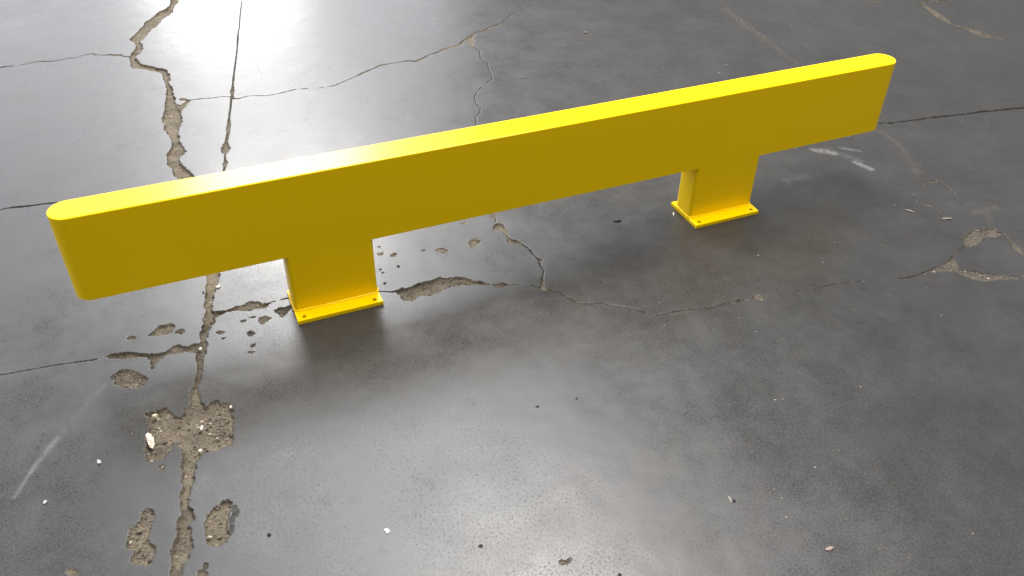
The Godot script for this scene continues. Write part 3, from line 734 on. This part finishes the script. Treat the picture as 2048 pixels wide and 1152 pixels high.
func face(st: SurfaceTool, q: Array, n: Vector3) -> void:
	var turn: bool = (q[1] - q[0]).cross(q[2] - q[0]).dot(n) > 0.0
	for k: int in ([0, 2, 1, 0, 3, 2] if turn else [0, 1, 2, 0, 2, 3]):
		st.set_normal(n); st.add_vertex(q[k])

# The lumpy weld round a post's foot.
func bead(o: PackedVector2Array, m: Material) -> ArrayMesh:
	var loop := PackedVector2Array()
	for k in o.size():
		var a := o[k]; var b := o[(k + 1) % o.size()]
		var steps := maxi(1, int(a.distance_to(b) / 0.003))
		for s in steps:
			loop.append(a.lerp(b, float(s) / steps))
	var d := {"v": PackedVector3Array(), "n": PackedVector3Array(), "i": PackedInt32Array()}
	var n := loop.size()
	for k in n:
		var t := (loop[(k + 1) % n] - loop[(k + n - 1) % n]).normalized()
		var out := Vector2(t.y, -t.x)
		if out.dot(loop[k]) < 0.0:
			out = -out
		var r := 0.0036 + 0.0016 * lows.get_noise_2d(loop[k].x, loop[k].y) + 0.0009 * sin(k * 1.9)
		for a in 5:
			var u := PI * 0.5 * a / 4.0
			var g := out * (r * cos(u))
			d.v.append(Vector3(loop[k].x + g.x, 0.0003 + r * sin(u), loop[k].y + g.y))
			d.n.append(Vector3(out.x * cos(u), sin(u), out.y * cos(u)))
	for k in n:
		for a in 4:
			var p := k * 5 + a; var q := ((k + 1) % n) * 5 + a
			d.i.append_array(PackedInt32Array([p, q + 1, q, p, p + 1, q + 1]))
	return made(d, m)

# ------------------------------------------------------------------ loose bits on the floor
func build_debris() -> void:
	chip("twig", "short dark twig lying between the two posts", "twig", 0.319, -0.088, Vector3(0.026, 0.006, 0.006), -0.30, Color(0.02, 0.018, 0.016), 101)
	chip("white_chip", "bright white chip alone on the floor near the bottom edge", "chip", -0.721, 0.795, Vector3(0.010, 0.004, 0.013), 0.20, Color(0.7, 0.7, 0.68), 102)
	chip("white_chip", "white chip just below the largest spalled hole", "chip", -1.282, 0.359, Vector3(0.009, 0.004, 0.012), 0.40, Color(0.42, 0.41, 0.395), 103)
	chip("white_chip", "white chip near the left edge below the white smear", "chip", -1.396, 0.436, Vector3(0.007, 0.004, 0.011), -0.40, Color(0.42, 0.41, 0.395), 104)
	chip("dry_flake", "pale pinkish dry flake near the bottom right", "flake", 0.135, 1.196, Vector3(0.018, 0.004, 0.009), 0.10, Color(0.24, 0.185, 0.16), 105)
	chip("pale_splinter", "pale splinter pointing away from the right base plate", "splinter", 1.262, 0.218, Vector3(0.006, 0.004, 0.030), 0.60, Color(0.27, 0.25, 0.215), 106)
	chip("pale_splinter", "pale splinter lying along the crack at the right", "splinter", 1.343, 0.303, Vector3(0.042, 0.005, 0.006), -0.28, Color(0.27, 0.25, 0.215), 107)
	chip("pale_splinter", "thin pale splinter beside a dark crumb at lower right", "splinter", 0.012, 1.005, Vector3(0.004, 0.003, 0.022), -0.20, Color(0.27, 0.25, 0.22), 108)
	chip("dark_crumb", "dark crumb beside the thin splinter at lower right", "crumb", 0.018, 1.011, Vector3(0.007, 0.005, 0.007), 0.00, Color(0.02, 0.02, 0.02), 109)
	chip("brown_sliver", "small brown sliver on the floor behind the rail", "sliver", 0.948, -1.573, Vector3(0.026, 0.007, 0.010), 0.35, Color(0.16, 0.12, 0.09), 110)
	chip("grit_chip", "curl of white thread beside the right base plate", "thread", 0.512, -0.059, Vector3(0.004, 0.003, 0.018), -0.50, Color(0.7, 0.7, 0.68), 111)
	chip("quartz_lump", "long whitish stone wedged in the left of the largest hole", "stone", -1.167, 0.337, Vector3(0.017, 0.012, 0.052), 0.10, Color(0.6, 0.5, 0.4), 112)
	chip("quartz_lump", "small whitish stone in the middle of the largest hole", "stone", -1.049, 0.340, Vector3(0.008, 0.008, 0.015), -0.20, Color(0.62, 0.58, 0.52), 113)
	chip("quartz_lump", "rounded cream stone at the top left of the largest hole", "stone", -1.149, 0.258, Vector3(0.013, 0.010, 0.012), -0.20, Color(0.58, 0.48, 0.34), 114)
	chip("quartz_lump", "cream stone at the top right corner of the largest hole", "stone", -0.975, 0.296, Vector3(0.007, 0.008, 0.009), -0.20, Color(0.68, 0.62, 0.54), 115)
	chip("quartz_lump", "cream stone at the lower middle of the largest hole", "stone", -1.062, 0.413, Vector3(0.008, 0.007, 0.010), 0.40, Color(0.68, 0.62, 0.54), 116)
	chip("quartz_lump", "pale stone in the joint where the left crack meets it", "stone", -1.015, 0.049, Vector3(0.007, 0.008, 0.012), 0.20, Color(0.66, 0.63, 0.58), 117)
	chip("quartz_lump", "pale stone on the joint rim just below the rail", "stone", -0.932, -0.213, Vector3(0.014, 0.006, 0.009), 0.60, Color(0.66, 0.63, 0.58), 118)
	chip("grit_chip", "tiny pale grit chip lying loose on the grey concrete", "chip", 0.297, 0.784, Vector3(0.0039, 0.0023, 0.0049), 0.95, Color(0.34, 0.33, 0.32), 119, "pale grit chips scattered over the floor")
	chip("grit_chip", "tiny pale grit chip lying loose on the grey concrete", "chip", 0.317, 0.789, Vector3(0.0033, 0.0020, 0.0038), 0.60, Color(0.28, 0.27, 0.25), 120, "pale grit chips scattered over the floor")
	chip("grit_chip", "tiny pale grit chip lying loose on the grey concrete", "chip", 0.336, 0.981, Vector3(0.0025, 0.0015, 0.0038), 0.09, Color(0.2, 0.19, 0.17), 121, "pale grit chips scattered over the floor")
	chip("grit_chip", "tiny pale grit chip lying loose on the grey concrete", "chip", 0.250, 1.001, Vector3(0.0031, 0.0018, 0.0037), 0.58, Color(0.34, 0.33, 0.32), 122, "pale grit chips scattered over the floor")
	chip("grit_chip", "tiny pale grit chip lying loose on the grey concrete", "chip", 0.121, 1.019, Vector3(0.0040, 0.0024, 0.0046), 0.94, Color(0.2, 0.19, 0.17), 123, "pale grit chips scattered over the floor")
	chip("grit_chip", "tiny pale grit chip lying loose on the grey concrete", "chip", 0.123, 1.045, Vector3(0.0025, 0.0015, 0.0033), 0.41, Color(0.34, 0.33, 0.32), 124, "pale grit chips scattered over the floor")
	chip("grit_chip", "tiny pale grit chip lying loose on the grey concrete", "chip", 0.449, 1.283, Vector3(0.0039, 0.0023, 0.0053), -0.73, Color(0.2, 0.19, 0.17), 125, "pale grit chips scattered over the floor")
	chip("grit_chip", "tiny pale grit chip lying loose on the grey concrete", "chip", 0.275, 1.277, Vector3(0.0031, 0.0019, 0.0039), 0.92, Color(0.2, 0.19, 0.17), 126, "pale grit chips scattered over the floor")
	chip("grit_chip", "tiny pale grit chip lying loose on the grey concrete", "chip", 0.234, 1.237, Vector3(0.0028, 0.0017, 0.0030), 0.04, Color(0.2, 0.19, 0.17), 127, "pale grit chips scattered over the floor")
	chip("grit_chip", "tiny pale grit chip lying loose on the grey concrete", "chip", 0.532, 0.829, Vector3(0.0039, 0.0023, 0.0051), -0.46, Color(0.2, 0.19, 0.17), 128, "pale grit chips scattered over the floor")
	chip("grit_chip", "tiny pale grit chip lying loose on the grey concrete", "chip", 0.099, 1.093, Vector3(0.0039, 0.0023, 0.0048), 0.35, Color(0.28, 0.27, 0.25), 129, "pale grit chips scattered over the floor")
	chip("grit_chip", "tiny pale grit chip lying loose on the grey concrete", "chip", 0.218, 1.147, Vector3(0.0026, 0.0016, 0.0036), 0.54, Color(0.2, 0.19, 0.17), 130, "pale grit chips scattered over the floor")
	chip("grit_chip", "tiny pale grit chip lying loose on the grey concrete", "chip", 1.191, 0.295, Vector3(0.0025, 0.0015, 0.0031), -0.28, Color(0.34, 0.33, 0.32), 131, "pale grit chips scattered over the floor")
	chip("grit_chip", "tiny pale grit chip lying loose on the grey concrete", "chip", 0.902, 0.274, Vector3(0.0026, 0.0016, 0.0041), 0.77, Color(0.28, 0.27, 0.25), 132, "pale grit chips scattered over the floor")
	chip("grit_chip", "tiny pale grit chip lying loose on the grey concrete", "chip", 0.797, 0.349, Vector3(0.0029, 0.0017, 0.0041), -0.92, Color(0.28, 0.27, 0.25), 133, "pale grit chips scattered over the floor")
	chip("grit_chip", "tiny pale grit chip lying loose on the grey concrete", "chip", 0.634, 0.243, Vector3(0.0032, 0.0019, 0.0047), -0.45, Color(0.34, 0.33, 0.32), 134, "pale grit chips scattered over the floor")
	chip("grit_chip", "tiny pale grit chip lying loose on the grey concrete", "chip", 1.000, 0.567, Vector3(0.0029, 0.0017, 0.0033), 0.94, Color(0.28, 0.27, 0.25), 135, "pale grit chips scattered over the floor")
	chip("grit_chip", "tiny pale grit chip lying loose on the grey concrete", "chip", 0.730, 0.569, Vector3(0.0031, 0.0019, 0.0049), 0.81, Color(0.2, 0.19, 0.17), 136, "pale grit chips scattered over the floor")
	chip("grit_chip", "tiny pale grit chip lying loose on the grey concrete", "chip", 0.413, 0.545, Vector3(0.0029, 0.0017, 0.0032), 0.61, Color(0.34, 0.33, 0.32), 137, "pale grit chips scattered over the floor")
	chip("grit_chip", "tiny pale grit chip lying loose on the grey concrete", "chip", 0.947, 0.683, Vector3(0.0029, 0.0017, 0.0044), 0.84, Color(0.28, 0.27, 0.25), 138, "pale grit chips scattered over the floor")
	chip("grit_chip", "tiny pale grit chip lying loose on the grey concrete", "chip", 1.238, 0.173, Vector3(0.0026, 0.0016, 0.0025), 0.58, Color(0.28, 0.27, 0.25), 139, "pale grit chips scattered over the floor")
	chip("grit_chip", "tiny pale grit chip lying loose on the grey concrete", "chip", 0.089, 0.286, Vector3(0.0026, 0.0016, 0.0033), -0.86, Color(0.2, 0.19, 0.17), 140, "pale grit chips scattered over the floor")
	chip("grit_chip", "tiny pale grit chip lying loose on the grey concrete", "chip", 0.226, 0.331, Vector3(0.0035, 0.0021, 0.0044), 0.41, Color(0.2, 0.19, 0.17), 141, "pale grit chips scattered over the floor")
	chip("grit_chip", "tiny pale grit chip lying loose on the grey concrete", "chip", 0.188, 0.426, Vector3(0.0034, 0.0020, 0.0039), -0.00, Color(0.28, 0.27, 0.25), 142, "pale grit chips scattered over the floor")
	chip("grit_chip", "tiny pale grit chip lying loose on the grey concrete", "chip", 0.401, 0.475, Vector3(0.0028, 0.0017, 0.0038), 0.14, Color(0.2, 0.19, 0.17), 143, "pale grit chips scattered over the floor")
	chip("grit_chip", "tiny pale grit chip lying loose on the grey concrete", "chip", 0.413, 0.544, Vector3(0.0023, 0.0014, 0.0024), -0.86, Color(0.2, 0.19, 0.17), 144, "pale grit chips scattered over the floor")
	chip("grit_chip", "tiny pale grit chip lying loose on the grey concrete", "chip", 0.513, 0.412, Vector3(0.0029, 0.0017, 0.0036), -0.78, Color(0.34, 0.33, 0.32), 145, "pale grit chips scattered over the floor")
	chip("grit_chip", "tiny pale grit chip lying loose on the grey concrete", "chip", 0.510, 0.433, Vector3(0.0031, 0.0018, 0.0038), 0.19, Color(0.34, 0.33, 0.32), 146, "pale grit chips scattered over the floor")
	chip("grit_chip", "tiny pale grit chip lying loose on the grey concrete", "chip", 1.084, -1.088, Vector3(0.0039, 0.0023, 0.0051), -0.81, Color(0.2, 0.19, 0.17), 147, "pale grit chips scattered over the floor")
	chip("grit_chip", "tiny pale grit chip lying loose on the grey concrete", "chip", 0.753, -1.063, Vector3(0.0034, 0.0021, 0.0039), 0.51, Color(0.28, 0.27, 0.25), 148, "pale grit chips scattered over the floor")
	chip("grit_chip", "tiny pale grit chip lying loose on the grey concrete", "chip", 1.029, -1.413, Vector3(0.0031, 0.0019, 0.0036), 0.48, Color(0.34, 0.33, 0.32), 149, "pale grit chips scattered over the floor")
	chip("grit_chip", "tiny pale grit chip lying loose on the grey concrete", "chip", 1.097, -1.534, Vector3(0.0027, 0.0016, 0.0030), -0.17, Color(0.28, 0.27, 0.25), 150, "pale grit chips scattered over the floor")
	chip("grit_chip", "tiny pale grit chip lying loose on the grey concrete", "chip", 1.289, -0.957, Vector3(0.0038, 0.0023, 0.0056), 0.64, Color(0.34, 0.33, 0.32), 151, "pale grit chips scattered over the floor")
	chip("grit_chip", "tiny pale grit chip lying loose on the grey concrete", "chip", 1.276, -1.222, Vector3(0.0022, 0.0013, 0.0024), 0.00, Color(0.2, 0.19, 0.17), 152, "pale grit chips scattered over the floor")
	chip("grit_chip", "tiny pale grit chip lying loose on the grey concrete", "chip", 1.931, -1.303, Vector3(0.0038, 0.0023, 0.0044), 0.10, Color(0.34, 0.33, 0.32), 153, "pale grit chips scattered over the floor")
	chip("grit_chip", "tiny pale grit chip lying loose on the grey concrete", "chip", 2.356, -1.425, Vector3(0.0028, 0.0017, 0.0040), 0.19, Color(0.34, 0.33, 0.32), 154, "pale grit chips scattered over the floor")
	chip("grit_chip", "tiny pale grit chip lying loose on the grey concrete", "chip", 1.651, -1.026, Vector3(0.0031, 0.0019, 0.0042), -0.03, Color(0.2, 0.19, 0.17), 155, "pale grit chips scattered over the floor")
	chip("grit_chip", "tiny pale grit chip lying loose on the grey concrete", "chip", 1.367, -1.020, Vector3(0.0038, 0.0023, 0.0060), 0.67, Color(0.28, 0.27, 0.25), 156, "pale grit chips scattered over the floor")
	chip("grit_chip", "tiny pale grit chip lying loose on the grey concrete", "chip", 1.293, -0.911, Vector3(0.0028, 0.0017, 0.0038), 0.54, Color(0.34, 0.33, 0.32), 157, "pale grit chips scattered over the floor")
	chip("grit_chip", "tiny pale grit chip lying loose on the grey concrete", "chip", 1.239, 0.172, Vector3(0.0036, 0.0022, 0.0035), 0.88, Color(0.28, 0.27, 0.25), 158, "pale grit chips scattered over the floor")
	chip("grit_chip", "tiny pale grit chip lying loose on the grey concrete", "chip", 1.208, -0.056, Vector3(0.0026, 0.0016, 0.0041), -0.54, Color(0.28, 0.27, 0.25), 159, "pale grit chips scattered over the floor")
	chip("grit_chip", "tiny pale grit chip lying loose on the grey concrete", "chip", 1.421, -0.278, Vector3(0.0037, 0.0022, 0.0059), 0.41, Color(0.2, 0.19, 0.17), 160, "pale grit chips scattered over the floor")
	chip("grit_chip", "tiny pale grit chip lying loose on the grey concrete", "chip", 1.172, -0.277, Vector3(0.0037, 0.0022, 0.0043), 0.50, Color(0.34, 0.33, 0.32), 161, "pale grit chips scattered over the floor")
	chip("grit_chip", "tiny pale grit chip lying loose on the grey concrete", "chip", 1.000, -0.088, Vector3(0.0039, 0.0023, 0.0056), -0.24, Color(0.2, 0.19, 0.17), 162, "pale grit chips scattered over the floor")
	chip("grit_chip", "tiny pale grit chip lying loose on the grey concrete", "chip", 1.352, 0.141, Vector3(0.0036, 0.0022, 0.0034), 0.85, Color(0.28, 0.27, 0.25), 163, "pale grit chips scattered over the floor")
	chip("grit_chip", "tiny pale grit chip lying loose on the grey concrete", "chip", 1.329, 0.181, Vector3(0.0028, 0.0017, 0.0038), 0.57, Color(0.34, 0.33, 0.32), 164, "pale grit chips scattered over the floor")
	chip("grit_chip", "tiny pale grit chip lying loose on the grey concrete", "chip", 1.033, 0.343, Vector3(0.0033, 0.0020, 0.0051), -0.17, Color(0.2, 0.19, 0.17), 165, "pale grit chips scattered over the floor")
	chip("grit_chip", "tiny pale grit chip lying loose on the grey concrete", "chip", 1.479, 0.009, Vector3(0.0029, 0.0017, 0.0031), -0.04, Color(0.28, 0.27, 0.25), 166, "pale grit chips scattered over the floor")
	chip("grit_chip", "tiny pale grit chip lying loose on the grey concrete", "chip", -1.479, -1.508, Vector3(0.0036, 0.0021, 0.0054), 0.27, Color(0.28, 0.27, 0.25), 167, "pale grit chips scattered over the floor")
	chip("grit_chip", "tiny pale grit chip lying loose on the grey concrete", "chip", -1.114, -1.750, Vector3(0.0039, 0.0024, 0.0054), -0.83, Color(0.34, 0.33, 0.32), 168, "pale grit chips scattered over the floor")
	chip("grit_chip", "tiny pale grit chip lying loose on the grey concrete", "chip", -1.493, -2.579, Vector3(0.0033, 0.0020, 0.0030), 0.36, Color(0.28, 0.27, 0.25), 169, "pale grit chips scattered over the floor")
	chip("grit_chip", "tiny pale grit chip lying loose on the grey concrete", "chip", -0.473, 0.646, Vector3(0.0031, 0.0018, 0.0048), -0.96, Color(0.34, 0.33, 0.32), 170, "pale grit chips scattered over the floor")
	chip("grit_chip", "tiny pale grit chip lying loose on the grey concrete", "chip", -0.487, 0.723, Vector3(0.0039, 0.0024, 0.0040), 0.68, Color(0.2, 0.19, 0.17), 171, "pale grit chips scattered over the floor")
	chip("grit_chip", "tiny pale grit chip lying loose on the grey concrete", "chip", -1.205, 0.296, Vector3(0.0029, 0.0017, 0.0029), -0.93, Color(0.28, 0.27, 0.25), 172, "pale grit chips scattered over the floor")
	chip("grit_chip", "tiny pale grit chip lying loose on the grey concrete", "chip", -1.148, 0.429, Vector3(0.0036, 0.0021, 0.0051), -0.75, Color(0.34, 0.33, 0.32), 173, "pale grit chips scattered over the floor")

func matter(c: Color, rough := 0.7) -> StandardMaterial3D:
	var m := StandardMaterial3D.new(); m.albedo_color = c.linear_to_srgb(); m.roughness = rough
	return m

func chip(called: String, label: String, category: String, x: float, z: float, size: Vector3, turn: float, c: Color, sd: int, group := "") -> void:
	var o := MeshInstance3D.new(); o.name = numbered(called)
	o.mesh = pebble(0.5, sd, matter(c))
	o.transform = Transform3D(Basis(Vector3.UP, turn) * Basis.from_scale(size), Vector3(x, size.y * 0.42, z))
	tag(o, label, category, group)
	add_child(o)
